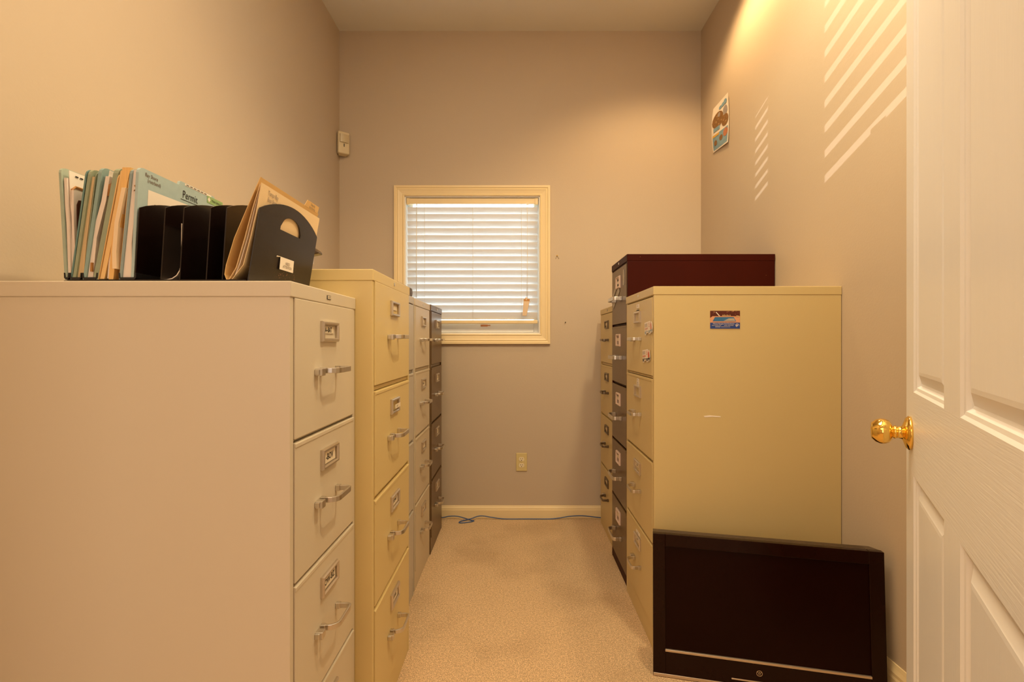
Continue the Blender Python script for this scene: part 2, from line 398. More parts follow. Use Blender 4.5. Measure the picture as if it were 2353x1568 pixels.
# ------------------------------------------------------------------ door leaf, standing open
DW, DH, DT = .803, 2.03, .035
door = struct(empty('door_1', (.785, 1.0, .012), 0))
u_dir = Vector((-.521, -.853, 0)).normalized(); nrm = Vector((-.853, .521, 0)).normalized()
MD = Matrix(((u_dir.x, nrm.x, 0), (u_dir.y, nrm.y, 0), (0, 0, 1)))   # local (u, out, z)
D3 = lambda u, o, z: MD @ Vector((u, o, z))
b = MB()
us = [0, .0877, .3545, .4487, .7155, DW]; zs = [0, .21, .858, 1.014, 1.895, DH]
for i in range(5):
    for j in range(5):
        u0, u1, z0, z1 = us[i], us[i + 1], zs[j], zs[j + 1]
        if i in (1, 3) and j in (1, 3):
            pr = [(0, 0), (.004, -.003), (.009, -.004), (.013, -.009), (.017, -.010), (.034, -.0035), (.040, -.003)]
            ring = lambda o, d: [D3(u0 + o, d, z0 + o), D3(u1 - o, d, z0 + o), D3(u1 - o, d, z1 - o), D3(u0 + o, d, z1 - o)]
            for (o0, d0), (o1, d1) in zip(pr, pr[1:]):
                A, B = ring(o0, d0), ring(o1, d1)
                for k in range(4): b.quad((A[k], A[(k + 1) % 4], B[(k + 1) % 4], B[k]), 2)
            b.quad(ring(*pr[-1]), 0)
        else:
            b.quad((D3(u0, 0, z0), D3(u1, 0, z0), D3(u1, 0, z1), D3(u0, 0, z1)), 1 if (i in (1, 2, 3) and j in (0, 2, 4)) else 0)
for q in (((0, 0, 0), (0, -DT, 0), (0, -DT, DH), (0, 0, DH)), ((DW, 0, 0), (DW, 0, DH), (DW, -DT, DH), (DW, -DT, 0)),
          ((0, -DT, 0), (DW, -DT, 0), (DW, -DT, DH), (0, -DT, DH)), ((0, 0, DH), (0, -DT, DH), (DW, -DT, DH), (DW, 0, DH)), ((0, 0, 0), (DW, 0, 0), (DW, -DT, 0), (0, -DT, 0))):
    b.quad([D3(*p) for p in q], 0)
bmesh.ops.remove_doubles(b.bm, verts=b.bm.verts, dist=1e-5)
b.build('door_leaf', [M_doorv, M_doorh, M_doorp], door)
kz = .945 - .012
axis = Matrix.Translation(D3(.058, 0, kz)) @ nrm.to_track_quat('Z', 'Y').to_matrix().to_4x4()
b = MB(); b.lathe([(0, 0), (.032, 0), (.0325, .004), (.030, .006), (.0285, .008), (.016, .0125), (.0125, .014), (.0115, .018), (.0115, .022), (.0125, .0225), (.0125, .026), (.0105, .028)], axis, 40)
b.lathe([(.0105, .028), (.015, .029), (.0215, .034), (.0245, .041), (.0245, .048), (.0215, .0555), (.0165, .0605), (.0155, .062), (.0120, .0622), (.0105, .0610), (0, .0606)], axis, 40)
b.build('door_knob', M_brass, door)
axis2 = Matrix.Translation(D3(.058, -DT, kz)) @ (-nrm).to_track_quat('Z', 'Y').to_matrix().to_4x4()
b = MB(); b.lathe([(0, 0), (.032, 0), (.030, .006), (.0125, .013), (.0115, .026), (.020, .030), (.0245, .041), (.0235, .051), (.0155, .060), (0, .061)], axis2, 32)
b.build('door_knob', M_brass, door)

# ------------------------------------------------------------------ filing cabinets
# cabinet space: x across the front, front at y = 0 facing -y, back at +y
TXT = Matrix(((1, 0, 0, 0), (0, 0, -1, 0), (0, 1, 0, 0), (0, 0, 0, 1)))      # text plane onto the front
def at(x, y, z, rot=0): return Matrix.Translation((x, y, z)) @ TXT @ Matrix.Rotation(rot, 4, 'Z')
HANDLE = {}
def handle_mesh(style):
    if style in HANDLE: return HANDLE[style]
    b = MB()
    L, d, h = {'bow': (.047, .036, .0125), 'wide': (.072, .040, .017), 'bronze': (.046, .034, .012), 'flat': (.045, .009, .013)}[style]
    if style == 'flat':
        b.box(-L, L, -d, 0, -h / 2, h / 2); b.box(-L + .005, L - .005, -d - .001, -d, -h / 2 + .003, h / 2 - .002)
    else:
        r = .020
        path = [(-L, .001)] + [(-L, -d + r)] + [(-L + r - r * math.cos(a), -d + r - r * math.sin(a)) for a in (R(22), R(45), R(68), R(90))]
        path += [(L - .012, -d), (L - .005, -d + .0012), (L - .001, -d + .006), (L, -d + .012), (L, .001)]
        b.sweep_bar(path, h, .0055, 0)
        for s in (-1, 1): b.box(s * L - .006, s * L + .006, -.010, .001, -h / 2 - .001, h / 2 + .001)
    m = M_bronze if style == 'bronze' else (M_hold if style == 'flat' else M_chrome)
    HANDLE[style] = b.mesh('handle', m); return HANDLE[style]
def latch_mesh():
    if 'latch' in HANDLE: return HANDLE['latch']
    b = MB(); b.box(-.009, .009, -.016, .001, -.008, .008); b.box(-.012, -.009, -.010, .001, -.006, .006)
    HANDLE['latch'] = b.mesh('thumb_latch', M_chrome); return HANDLE['latch']
def holder_mesh(style='metal'):
    k = 'holder' + style
    if k in HANDLE: return HANDLE[k]
    b = MB(); w, h, t = (.049, .0235, .0085) if style != 'pink' else (.042, .030, .009)
    def ring(o, y): return [(-w + o, y, -h + o), (w - o, y, -h + o), (w - o, y, h - o), (-w + o, y, h - o)]
    pr = [(0, .001), (0, -.004), (.0025, -.0075), (.006, -.0075), (t, -.004), (t, .001)]
    for (o0, y0), (o1, y1) in zip(pr, pr[1:]):
        A, B = ring(o0, y0), ring(o1, y1)
        for q in range(4): b.quad((A[q], A[(q + 1) % 4], B[(q + 1) % 4], B[q]))
    HANDLE[k] = b.mesh('label_holder', {'metal': M_hold, 'pink': mat('pink_holder', (.66, .50, .42), .45, .2), 'bronze': M_bronze}[style]); return HANDLE[k]

def cabinet(label, group, front, y_near, W, facing, depth, H, drawers, paint, style='bow', holder='metal', cards=(), capm=None, rot=0, caph=.031, badge=None, stile=.015):
    """facing +1: front looks to +x (row by the left wall); -1: front looks to -x"""
    root = empty('filing_cabinet', (front, y_near + W / 2, 0), R(90) * facing + rot, label, 'filing cabinet', group)
    cap = capm or paint
    w = W / 2
    b = MB()
    b.box(-w + stile, w - stile, .016, depth, .0, H - caph)       # shell behind the drawers
    b.box(-w, -w + stile, 0, depth, 0, H - caph); b.box(w - stile, w, 0, depth, 0, H - caph)
    zl = drawers[-1][0]
    b.box(-w + stile, w - stile, 0.001, .016, 0, zl - .004)                # plinth
    b.box(-w + stile, w - stile, 0.002, .016, drawers[0][1] + .004, H - caph)
    for (a0, a1), (c0, c1) in zip(drawers, drawers[1:]):
        b.box(-w + stile, w - stile, .006, .016, c1 + .002, a0 - .003)
    b.build('case', paint, root, bevel=.0015)
    b = MB(); b.box(-w - .0012, w + .0012, -.0025, depth + .001, H - caph, H); tcap = b.build('top_cap', cap, root, bevel=.002)
    if badge:
        b = MB(); b.box(-.011, .011, -.0040, -.002, H - caph / 2 - .0045, H - caph / 2 + .0045, 0)
        b.box(-.0095, .0095, -.0044, -.004, H - caph / 2 - .0034, H - caph / 2 + .0034, 1)
        b.text(badge, .0058, at(0, -.0046, H - caph / 2), 0, 1.1)
        b.build('badge', [M_ink, M_card], tcap)
    else:
        b = MB(); b.box(-.005, .005, -.0045, -.002, H - caph / 2 - .005, H - caph / 2 + .005); b.build('lock', M_chrome, tcap, bevel=.001)
    ds = []
    for i, (z0, z1) in enumerate(drawers):
        b = MB(); b.box(-w + stile + .002, w - stile - .002, -.0025, .015, z0, z1)
        lip = .009
        if i: b.box(-w + stile + .002, w - stile - .002, -.0040, -.0025, z1 - lip, z1 - .001)
        dr = b.build('drawer', paint, root, bevel=.002)
        ds.append(dr)
        zc = z1 - .064 if style != 'wide' else z1 - .068
        zh = z1 - .152
        if style != 'flat':
            o = put('label_holder', holder_mesh(holder), dr, .0008, 1); o.location = (0, -.0035, zc)
        cd = cards[i] if i < len(cards) else None
        if cd is not None:
            b = MB(); kind, t1, sz = cd
            if kind == 'full':
                b.box(-.036, .036, -.0047, -.003, zc - .013, zc + .013); b.text(t1, sz, at(0, -.0050, zc), 1, .92, bold=.022)
            elif kind == 'strip':
                b.box(-.0400, .026, -.0047, -.003, zc - .004, zc + .011); b.text(t1, sz, at(-.007, -.0050, zc + .0035), 1, .82, bold=.022)
            elif kind == 'right':
                b.box(-.020, .047, -.0116, -.0110, zc - .0085, zc + .0045); b.text(t1, sz, at(.004, -.0118, zc - .002), 1, .85, bold=.022)
            elif kind == 'blocks':
                b.box(-.034, .034, -.0047, -.003, zc - .021, zc + .021)
                b.text(t1, sz, at(0, -.0050, zc), 1, 1.0)
                for zz in (.012, -.012): b.box(-.024, .024, -.0050, -.0047, zc + zz - .0055, zc + zz + .0055, 1)
            b.build('label_card', [M_card, M_ink], dr)
        o = put('handle', handle_mesh(style), dr, .0012, 2); o.location = (0.0, -.0035, zh)
        if style in ('bow', 'bronze'):
            o = put('thumb_latch', latch_mesh(), dr, .0012, 2); o.location = (-.070, -.0035, zh - .002)
        elif style == 'wide':
            o = put('thumb_latch', latch_mesh(), dr, .0012, 2); o.location = (-.095, -.0035, zh - .002)
    return root, ds

std = [(.999, 1.2825), (.694, .982), (.389, .680), (.083, .376)]
G1 = 'filing cabinets along the wall behind the file sorter'
G2 = 'filing cabinets along the wall behind the television'
low = [(.9255, 1.2077), (.640, .918), (.354, .632), (.062, .346)]
A_low = .1238 + CZ - .004
cab1, d1 = cabinet('cream filing cabinet carrying the black file sorter, top drawer marked A-BAT', G1, -.4425, .967, .384, 1, .676, 1.239, low, M_cream,
              cards=[('strip', 'A\u2013BAT', .0165), ('full', '-BOV', .020), ('full', 'OW-BZ', .019)], badge='HON')
cab2, d2 = cabinet('wide tan filing cabinet with the stapler on top, beside the file sorter', G1, -.394, 1.3525, .457, 1, .728, 1.3185,
              [(.9985, 1.2885), (.694, .982), (.389, .680), (.082, .376)], M_tan,
              cards=[('strip', '', .008), ('right', 'LL-O', .008), ('full', 'DOW-F', .0145), ('full', 'G-HA', .0145)])
cab3, d3 = cabinet('grey-beige filing cabinet with small flat pulls, squeezed between tan and beige cabinets', G1, -.459, 1.812, .388, 1, .660, 1.317, std, M_grey, style='flat')
cab4, d4 = cabinet('beige filing cabinet standing directly beside the dark brown one under the window', G1, -.4595, 2.224, .382, 1, .660, 1.3155, std, M_beige,
              cards=[('strip', '', .01), ('full', 'MO-N', .012), ('full', 'P', .014), ('full', 'R-S', .012)])
cab5, d5 = cabinet('low dark brown filing cabinet in front of the window corner, last of its row', G1, -.455, 2.610, .380, 1, .660, 1.317, std, M_dark,
              capm=M_dark, holder='metal', cards=[('full', 'T', .012), ('full', 'U-V', .012), ('full', 'W', .012), ('full', 'Y-Z', .012)])
cabR1, r1 = cabinet('beige filing cabinet with the pool card and truck magnets, behind the television', G2, .4935, 1.787, .447, -1, .675, 1.3205,
              [(.996, 1.2835), (.690, .984), (.388, .679), (.086, .377)], M_beige2, rot=R(-.0), cards=[None, None, ('strip', 'SALES', .008), ('strip', 'MISC', .008)])
r5 = [(1.208, 1.4785), (.920, 1.196), (.632, .908), (.346, .621), (.052, .335)]
cabR2, r2 = cabinet('tall dark maroon-brown five-drawer filing cabinet rising above all the others', G2, .5005, 2.246, .362, -1, .667, 1.518, r5, M_dark,
              style='wide', holder='pink', cards=[('blocks', '', .008)] + [('strip', '', .008)] * 4, stile=.012)
cabR3, r3 = cabinet('beige filing cabinet with dark bronze handles, in the corner by the window wall', G2, .5200, 2.615, .462, -1, .640, 1.3165, std, M_beige2,
              style='bronze', holder='bronze', cards=[('strip', '', .008), ('strip', '', .008), ('strip', '', .008), ('strip', '', .008)], badge='HON')
# the tall cabinet's case is redder and chipped
for ch in cabR2.children:
    if ch.name.split('.')[0] in ('case', 'top_cap'): ch.data.materials[0] = M_maroon
# small sticker labels and clear tape on drawers (sub-parts)
def sticker(dr, x, z, w, h, txt, sz, m=M_white, name='sticker', rot=0):
    b = MB(); M = Matrix.Translation((x, 0, z)) @ Matrix.Rotation(rot, 4, 'Y')
    b.box(-w, w, -.0042, -.003, -h, h, 0, M); b.text(txt, sz, M @ at(0, -.0045, 0), 1); return b.build(name, [m, M_brownink], dr)
sticker(r1[0], 0, 1.2645, .022, .008, 'PAID', .007); sticker(r1[0], 0, 1.2500, .028, .0045, 'INVOICES', .007, M_beige2); sticker(r1[0], 0, 1.2495 - .0035, .026, .003, '', .004)
sticker(r1[1], 0, .966, .016, .006, 'POOL', .006); sticker(r1[1], 0, .955, .020, .005, '2009', .007); sticker(r1[1], 0, .9475, .018, .0035, 'SERVICE', .005)
sticker(r1[2], -.004, .588, .036, .0045, 'WARRANTY', .007); sticker(r1[3], 0, .345, .030, .006, 'SERVICE', .007)
b = MB()
b.box(.10, .135, -.0046, -.003, 1.385, 1.455); b.box(-.16, -.04, -.0046, -.003, -.012, .012, 0, Matrix.Translation((.0, 0, 1.425)) @ Matrix.Rotation(R(-28), 4, 'Y'))
b.box(-.11, .06, -.0044, -.003, -.017, .017, 0, Matrix.Translation((-.035, 0, 1.352)) @ Matrix.Rotation(R(-26), 4, 'Y'))
b.build('clear_tape', M_tapeclear, r2[0])

# magnets on the beige cabinet ----------------------------------------------
def on_front(px, py, X): # point on a front plane x = X
    y = F * X / (px - VX); return y, CZ - (py - HY) * y / F
def truck(px, py, faded, label):
    y, z = on_front(px, py, .489)
    root = empty('truck_magnet', (.4885, y, z), R(-90), label, 'magnet', 'truck magnets on the top drawer')
    rd, gr, tx = (M_pinkred, M_greyblue, M_pinkred) if faded else (M_red, M_ink, M_red)
    rr = R(-4); Q = Matrix.Rotation(rr, 4, 'Y')
    q = lambda x, zz, yy=-.0006: Q @ Vector((x, yy, zz))
    out = [(-.052, -.016), (-.046, -.024), (-.028, -.024), (-.024, -.018), (.004, -.018), (.008, -.024), (.030, -.024), (.034, -.018), (.040, -.022), (.054, -.020), (.058, -.004), (.053, .012), (.046, .020), (.038, .020), (.032, .016), (.028, .024), (-.052, .024)]
    b = MB(); b.prism([q(x, zz, 0) for x, zz in out], Q @ Vector((0, -.0008, 0))); b.build('backing', M_white, root)
    b = MB()
    def rect(x0, x1, z0, z1, mi): b.quad([q(x0, z0, -.0011), q(x1, z0, -.0011), q(x1, z1, -.0011), q(x0, z1, -.0011)], mi)
    def poly(pts, mi): b.quad([q(x, zz, -.0012) for x, zz in pts], mi)
    poly([(.030, -.008), (.050, -.008), (.050, .002), (.047, .012), (.041, .014), (.041, .018), (.036, .018), (.036, .013), (.030, .010)], 0)
    rect(-.050, .030, -.0130, -.0105, 1); rect(.030, .054, -.0150, -.009, 1)
    for cx in (-.043, -.034, .012, .022, .044): poly([(cx + .0045 * math.cos(a * .785), -.0165 + .0045 * math.sin(a * .785)) for a in range(8)], 1)
    rect(-.048, -.010, .006, .019, 3)
    for k in range(3): rect(.002, .024, .004 + k * .006, .0055 + k * .006, 2)
    for k in range(4): rect(-.046 + k * .011, -.038 + k * .011, -.003, .002, 2)
    rect(-.046, -.036, -.008, -.0065, 1); rect(-.030, -.020, -.008, -.0065, 1)
    b.build('printed_truck', [rd, gr, tx, M_lightgrey], root, fixn=False)
truck(1490, 754, True, 'pale faded truck-shaped magnet just above the top drawer handle')
truck(1485, 818, False, 'truck-shaped magnet with bright orange-red cab, below the top drawer handle')

s1 = F / 1.787
cx0, cx1, cz0, cz1 = (1631.5 - VX) / s1, (1700 - VX) / s1, CZ - (755.5 - HY) / s1, CZ - (714.5 - HY) / s1
card = empty('card_magnet', ((cx0 + cx1) / 2, 1.7868, (cz0 + cz1) / 2), 0, 'small swimming pool business card magnet with blue lettered strip on beige cabinet side', 'magnet')
cw_, ch_ = (cx1 - cx0) / 2, (cz1 - cz0) / 2
b = MB(); b.box(-cw_, cw_, -.0010, 0, -ch_, ch_); b.build('backing', M_carddeck, card)
b = MB(); K = lambda u, v: (-cw_ + 2 * cw_ * u, -.0013, -ch_ + 2 * ch_ * v)
def cq(pts, mi, o=0): b.quad([Vector(K(*p)) + Vector((0, -o, 0)) for p in pts], mi)
cq([(0, 0), (1, 0), (1, .335), (0, .335)], 0)
cq([(0, .60), (.08, .70), (1, .70), (1, 1), (0, 1)], 1)
cq([(.08, .41), (.87, .41), (.79, .645), (.16, .645)], 2, .0002)
cq([(.45, .43), (.84, .43), (.79, .58), (.62, .57)], 3, .0004)
cq([(.19, .90), (.22, .91), (.33, .71), (.30, .69)], 4, .0004); cq([(.19, .90), (.22, .91), (.20, .94), (.18, .92)], 4, .0004)
for k in range(6): cq([(.40 + k * .05, .70), (.45 + k * .05, .70), (.43 + k * .045, .78 + .03 * (k % 2)), (.41 + k * .05, .76)], 5, .0004)
cq([(.86, .66), (.96, .65), (.97, .72), (.88, .74)], 5, .0004)
b.text('Midwest Fiberglass Pool Distributors', .0066, at(-.005, -.0017, -ch_ + 2 * ch_ * .268), 4, .78)
for k, (w_, x_) in enumerate(((.09, .10), (.13, .22), (.07, .33), (.11, .52), (.09, .64), (.09, .74))): cq([(x_ - w_ / 2, .165), (x_ + w_ / 2, .165), (x_ + w_ / 2, .19), (x_ - w_ / 2, .19)], 6, .0002)
cq([(.17, .085), (.34, .085), (.34, .108), (.17, .108)], 4, .0002); cq([(.36, .085), (.67, .085), (.67, .105), (.36, .105)], 6, .0002)
ring_c = Vector(K(.905, .19)); 
for k in range(20):
    a0, a1 = k * .28 - .4, (k + 1) * .28 - .4
    if k < 18: b.quad([ring_c + Vector((r_ * math.cos(a), -.0003, r_ * math.sin(a))) for r_, a in ((.0062, a0), (.0062, a1), (.0050, a1), (.0050, a0))], 4)
b.quad([ring_c + Vector(p) for p in ((-.004, -.0004, -.002), (.001, -.0004, -.004), (.002, -.0004, .001), (-.001, -.0004, .003))], 4)
b.build('print', [M_cardblue, M_cardmaroon, M_cardpool, M_cardpoollight, M_white, mat('card_bush', (.55, .36, .16), .5, var=.4, vscale=90), M_lightgrey], card, fixn=False)
b = MB(); x0 = (1617 - VX) / s1; b.prism([(x0, 1.7865, .853), (x0 + .02, 1.7865, .8555), (x0 + .060, 1.7865, .852), (x0 + .062, 1.7865, .8485), (x0 + .03, 1.7865, .850), (x0 + .004, 1.7865, .848)], (0, .0008, 0))
tag(b.build('tape_scrap', M_white), 'torn scrap of pale tape stuck midway up the beige cabinet side', 'tape')

# ------------------------------------------------------------------ file sorter and its folders on the first cabinet
ZT = 1.239; YN, YA = 1.0, 1.285
so = empty('file_sorter', (-.72, 1.14, ZT), 0, 'black metal file sorter with arched dividers on the cream cabinet', 'file sorter')
XB0, XB1 = -.916, -.5445
b = MB(); b.box(XB0, XB1, YN + .002, YA, ZT, ZT + .0055); b.box(XB0 + .013, XB1, YN - .004, YN + .002, ZT, ZT + .0065)
b.build('base', M_blackplastic, so, bevel=.001, world=True)
def panel(X0, lean, ya, yb, zc, sag, hole=False, th=.0022):
    """arched panel standing along y, leaning towards +x with height"""
    pts = [(ya, ZT + .004)]
    n = 16; r = .0035
    pts += [(ya, zc - r), (ya + .0008, zc - .0008)]
    for k in range(1, n):
        t_ = k / n; pts.append((ya + (yb - ya) * t_, zc + sag * 4 * t_ * (1 - t_)))
    pts += [(yb - .0008, zc - .0008), (yb, zc - r), (yb, ZT + .004)]
    fx = lambda z: X0 + lean * (z - ZT) / .16
    bm_ = MB()
    if not hole:
        bm_.prism([(fx(z), y, z) for y, z in pts], (th, 0, 0))
    else:
        ym = (ya + yb) / 2
        hp = [(ym - .050, 1.368), (ym - .050, 1.375)] + [(ym - .044 * math.cos(a), 1.380 + .022 * math.sin(a)) for a in [R(20 + 140 * k / 10) for k in range(11)]] + [(ym + .050, 1.375), (ym + .050, 1.368)]
        outer = pts
        for off in (0, th):
            vo = [bm_.bm.verts.new((fx(z) + off, y, z)) for y, z in outer]; vi = [bm_.bm.verts.new((fx(z) + off, y, z)) for y, z in hp]
            eo = [bm_.bm.edges.new((vo[i], vo[(i + 1) % len(vo)])) for i in range(len(vo))]; ei = [bm_.bm.edges.new((vi[i], vi[(i + 1) % len(vi)])) for i in range(len(vi))]
            bmesh.ops.triangle_fill(bm_.bm, use_beauty=True, edges=eo + ei)
            if off == 0: vo0, vi0 = vo, vi
        for A, B in ((vo0, vo), (vi0, vi)):
            for i in range(len(A)): bm_.bm.faces.new((A[i], A[(i + 1) % len(A)], B[(i + 1) % len(A)], B[i]))
    return bm_
for xn in (317, 377, 420, 481, 518):
    X0 = (xn - 9 - VX) / F * YN
    panel(X0, .010, YN, YA - .004, 1.392, .030).build('divider', M_blackplastic, so, world=True)
XP, LP = -.5445, .026
fp = panel(XP, LP, YN, YA, 1.392, .034, True).build('front_panel', M_blackpanel, so, world=True)
# folded paper label NEED ATTENTION on the front panel
fxp = lambda z: XP + LP * (z - ZT) / .16 + .0026
def PP(y, z, o=.0): return Vector((fxp(z) + o, y, z))
b = MB()
y0_, y1_, za, zb = 1.110, 1.176, 1.283, 1.311
b.prism([PP(y0_, za, .003), PP(y1_, za, .003), PP(y1_, zb, .001), PP(y0_, zb, .001)], (.0006, 0, 0))
b.prism([PP(y0_ - .016, zb - .003, .000), PP(y0_, zb - .001, .001), PP(y0_, zb, .0016), PP(y0_ - .016, zb + .000, .001)], (.0004, 0, 0))
MT = Matrix(((0, LP / .16, 1, 0), (1, 0, 0, 0), (0, 1, 0, 0), (0, 0, 0, 1)))
b.text('NEED', .0085, Matrix.Translation(PP(1.144, 1.2985, .0036)) @ MT, 1, 1.0)
b.text('ATTENTION', .0085, Matrix.Translation(PP(1.144, 1.2905, .0040)) @ MT, 1, .9)
b.build('paper_label', [M_white, M_brownink], so, world=True)
b = MB()
for k in range(40):
    y = random.uniform(1.085, 1.20); z = random.choice((random.uniform(1.262, 1.282), random.uniform(1.27, 1.312)))
    if 1.105 < y < 1.178 and z > 1.283: continue
    r_ = random.uniform(.0004, .0013); b.quad([PP(y - r_ * 1.6, z - r_, .0002), PP(y + r_ * 1.6, z - r_ * .6, .0002), PP(y + r_, z + r_, .0002), PP(y - r_, z + r_ * .7, .0002)])
b.build('glue_residue', mat('glue_residue', (.30, .14, .08), .5, var=.3), so, fixn=False, world=True)

ZB = ZT + .0062
def leaf(xb, xt, zt, m, parent, name='cover', zb=None, ya=None, yb=None, th=.0022, tabs=None, r=.012, x_at=None):
    """planar stiff cover standing along y from xb (foot) to xt (top)"""
    ya = YN if ya is None else ya; yb = YA - .002 if yb is None else yb; zb = ZB if zb is None else zb
    fx = lambda z: xb + (xt - xb) * (z - zb) / (zt - zb)
    pts = [(ya, zb), (ya, zt - r)] + [(ya + r - r * math.cos(a), zt - r + r * math.sin(a)) for a in (R(30), R(60), R(90))]
    if tabs:
        for t0, t1, th_ in tabs: pts += [(t0, zt), (t0 + .003, zt + th_ - .002), (t0 + .006, zt + th_), (t1 - .006, zt + th_), (t1 - .003, zt + th_ - .002), (t1, zt)]
    pts += [(yb - r, zt), (yb, zt - r), (yb, zb)]
    b = MB(); b.prism([(fx(z), y, z) for y, z in pts], (th, 0, 0)); return b.build(name, m, parent, world=True)
def stack(prof, th0, th1, m, parent, name='papers', ya=None, yb=None):
    """paper block: prof [(x, z)] from foot to top, thickness th0 at foot, th1 at top"""
    ya = YN + .003 if ya is None else ya; yb = YA - .015 if yb is None else yb
    b = MB(); n = len(prof)
    L_ = [(x, z) for x, z in prof]; Rr = [(x + th0 + (th1 - th0) * i / (n - 1), z) for i, (x, z) in enumerate(prof)]
    b.prism([(x, ya, z) for x, z in L_ + Rr[::-1]], (0, yb - ya, 0))
    return b.build(name, m, parent, world=True)
def spine(x0, x1, parent, h=.014):
    b = MB(); b.prism([(x0, YN - .0015, ZB + h), (x0 + .0005, YN - .0015, ZB + .004), (x0 + .004, YN - .0015, ZB + .0006), (x1 - .004, YN - .0015, ZB + .0006), (x1 - .0005, YN - .0015, ZB + .004), (x1, YN - .0015, ZB + h), (x1 - .002, YN - .0015, ZB + h), (x1 - .003, YN - .0015, ZB + .005), (x0 + .003, YN - .0015, ZB + .005), (x0 + .002, YN - .0015, ZB + h)], (0, YA - YN, 0))
    b.build('cloth_spine', M_tape, parent, world=True)
px = lambda x: (x - VX) / F * YN
GF = 'folders standing in the file sorter'
# 1: the open one at the wall end
f1 = empty('classification_folder', (px(152), 1.14, ZB), 0, 'pale teal folder splayed open at the wall end of the sorter, printed sheet inside', 'folder', GF)
leaf(px(148.5), px(134), 1.4735, mat('pale_teal_pressboard', (.36, .43, .35), .7, var=.12, vscale=60), f1, th=.0050)
stack([(px(154), ZB + .004), (px(149.5), 1.36), (px(146), 1.40), (px(144), 1.452)], .0055, .006, M_paper, f1)
def sheet(prof, m, parent, name, ya, yb, th=.0012):
    b = MB(); b.prism([(x, ya, z) for x, z in prof] + [(x + th, ya, z) for x, z in prof[::-1]], (0, yb - ya, 0)); return b.build(name, m, parent, world=True)
sheet([(px(160), ZB + .004), (px(156.5), 1.38), (px(151.5), 1.468)], M_white, f1, 'printed_sheet', YN + .006, YA - .02)
b = MB()
for k in range(12):
    y = YN + .018 + k * .011; zz = 1.458; x = px(151.9) + .0026
    b.quad([(x, y, zz), (x, y + .0075, zz), (x, y + .0075, zz + .0028), (x, y, zz + .0028)])
b.build('print_lines', M_ink, f1, fixn=False, world=True)
b = MB(); b.tube([(px(158) , YN + .010, 1.41), (px(156), YN + .010, 1.43), (px(155.5), YN + .018, 1.437), (px(155.5), YN + .06, 1.437), (px(155.5), YN + .11, 1.437)], .0030, 8); b.build('fastener', M_fast, f1, world=True)
stack([(px(161), ZB + .004), (px(160), 1.30), (px(157), 1.37), (px(157.5), 1.428)], .0065, .0050, M_paper, f1, ya=YN + .006)
b = MB()
x = px(170)
b.prism([(px(164.5), YN + .012, 1.258 + .05), (px(163.8), YN + .012, 1.40), (px(163.8), YN + .016, 1.410), (px(163.8), YN + .022, 1.411), (px(163.8), YN + .026, 1.405), (px(165), YN + .030, 1.36), (px(165), YN + .032, 1.31)], (.0012, 0, 0)); b.build('fastener', M_fastdark, f1, world=True)
spine(px(148), px(160.5), f1)
# 2
f2 = empty('classification_folder', (px(174), 1.14, ZB), 0, 'green folder with dark teal back cover and tan papers, second from the wall end', 'folder', GF)
leaf(px(161.5), px(197.5), 1.470, M_tealdark, f2, th=.0034)
leaf(px(167.5), px(205), 1.4695, M_green, f2, th=.0062, ya=YN - .001)
stack([(px(174.5), ZB + .003), (px(184), 1.325), (px(199), 1.42), (px(206.5), 1.454)], .0125, .0075, M_tanpaper, f2)
leaf(px(186.5), px(216), 1.4665, M_green, f2, th=.0018, ya=YN + .004)
spine(px(161), px(188.5), f2)
# 3
f3 = empty('classification_folder', (px(207), 1.14, ZB), 0, 'blue-teal folder with white-tabbed papers, just before the orange manila folders', 'folder', GF)
leaf(px(190), px(228), 1.4735, M_teal, f3, th=.0068)
stack([(px(197), ZB + .003), (px(207), 1.33), (px(230), 1.405), (px(240), 1.455)], .012, .008, M_paper, f3)
sheet([(px(225), 1.36), (px(246), 1.468)], M_white, f3, 'tab_sheet', YN + .006, YA - .03)
b = MB(); b.tube([(px(246.5), YN + .006, 1.415), (px(249), YN + .006, 1.438), (px(252), YN + .012, 1.446), (px(252), YN + .06, 1.446)], .0038, 8); b.build('fastener', M_fastdark if False else M_fast, f3, world=True)
leaf(px(213.5), px(263), 1.4725, M_green, f3, th=.0102)
spine(px(190), px(225), f3)
b = MB(); b.prism([(px(212), YN + .0, 1.262), (px(207), YN + .0, 1.262), (px(208), YN, 1.280), (px(212.5), YN, 1.280)], (0, .06, 0)); b.build('fastener', M_fast, f3, world=True)
# 4, 5 manila folders
f4 = empty('manila_folder', (px(236), 1.14, ZB), 0, 'orange manila folder fanned at the foot, standing between teal folders, leaning first', 'folder', GF)
leaf(px(224.5), px(272.5), 1.4625, M_manila, f4, th=.0016); sheet([(px(228), ZB + .002), (px(262), 1.40), (px(275), 1.4645)], M_manila, f4, 'inner_cover', YN + .002, YA - .01, .004)
stack([(px(243.5), ZB + .003), (px(249), 1.30), (px(266), 1.40)], .006, .003, M_paper, f4)
sheet([(px(232), ZB + .002), (px(258), 1.36), (px(277), 1.466)], M_manila, f4, 'inner_cover', YN + .001, YA - .01, .006)
f5 = empty('manila_folder', (px(260), 1.14, ZB), 0, 'thicker orange manila folder with a cream sheet poking out, beside the blue-grey folder', 'folder', GF)
M_manilas = mat('manila_stack', (.78, .48, .17), .65, var=.16, vscale=8, stretch=(60, 1, 1))
stack([(px(249.5), ZB + .001), (px(256), 1.32), (px(276), 1.44), (px(281.5), 1.472)], .0095, .0165, M_manilas, f5, 'covers', YN, YA - .005)
sheet([(px(262), ZB + .022), (px(261), 1.30), (px(266.5), 1.36), (px(283), 1.43)], mat('cream_sheet', (.80, .62, .40), .7), f5, 'loose_sheet', YN - .004, YA - .05, .0085)
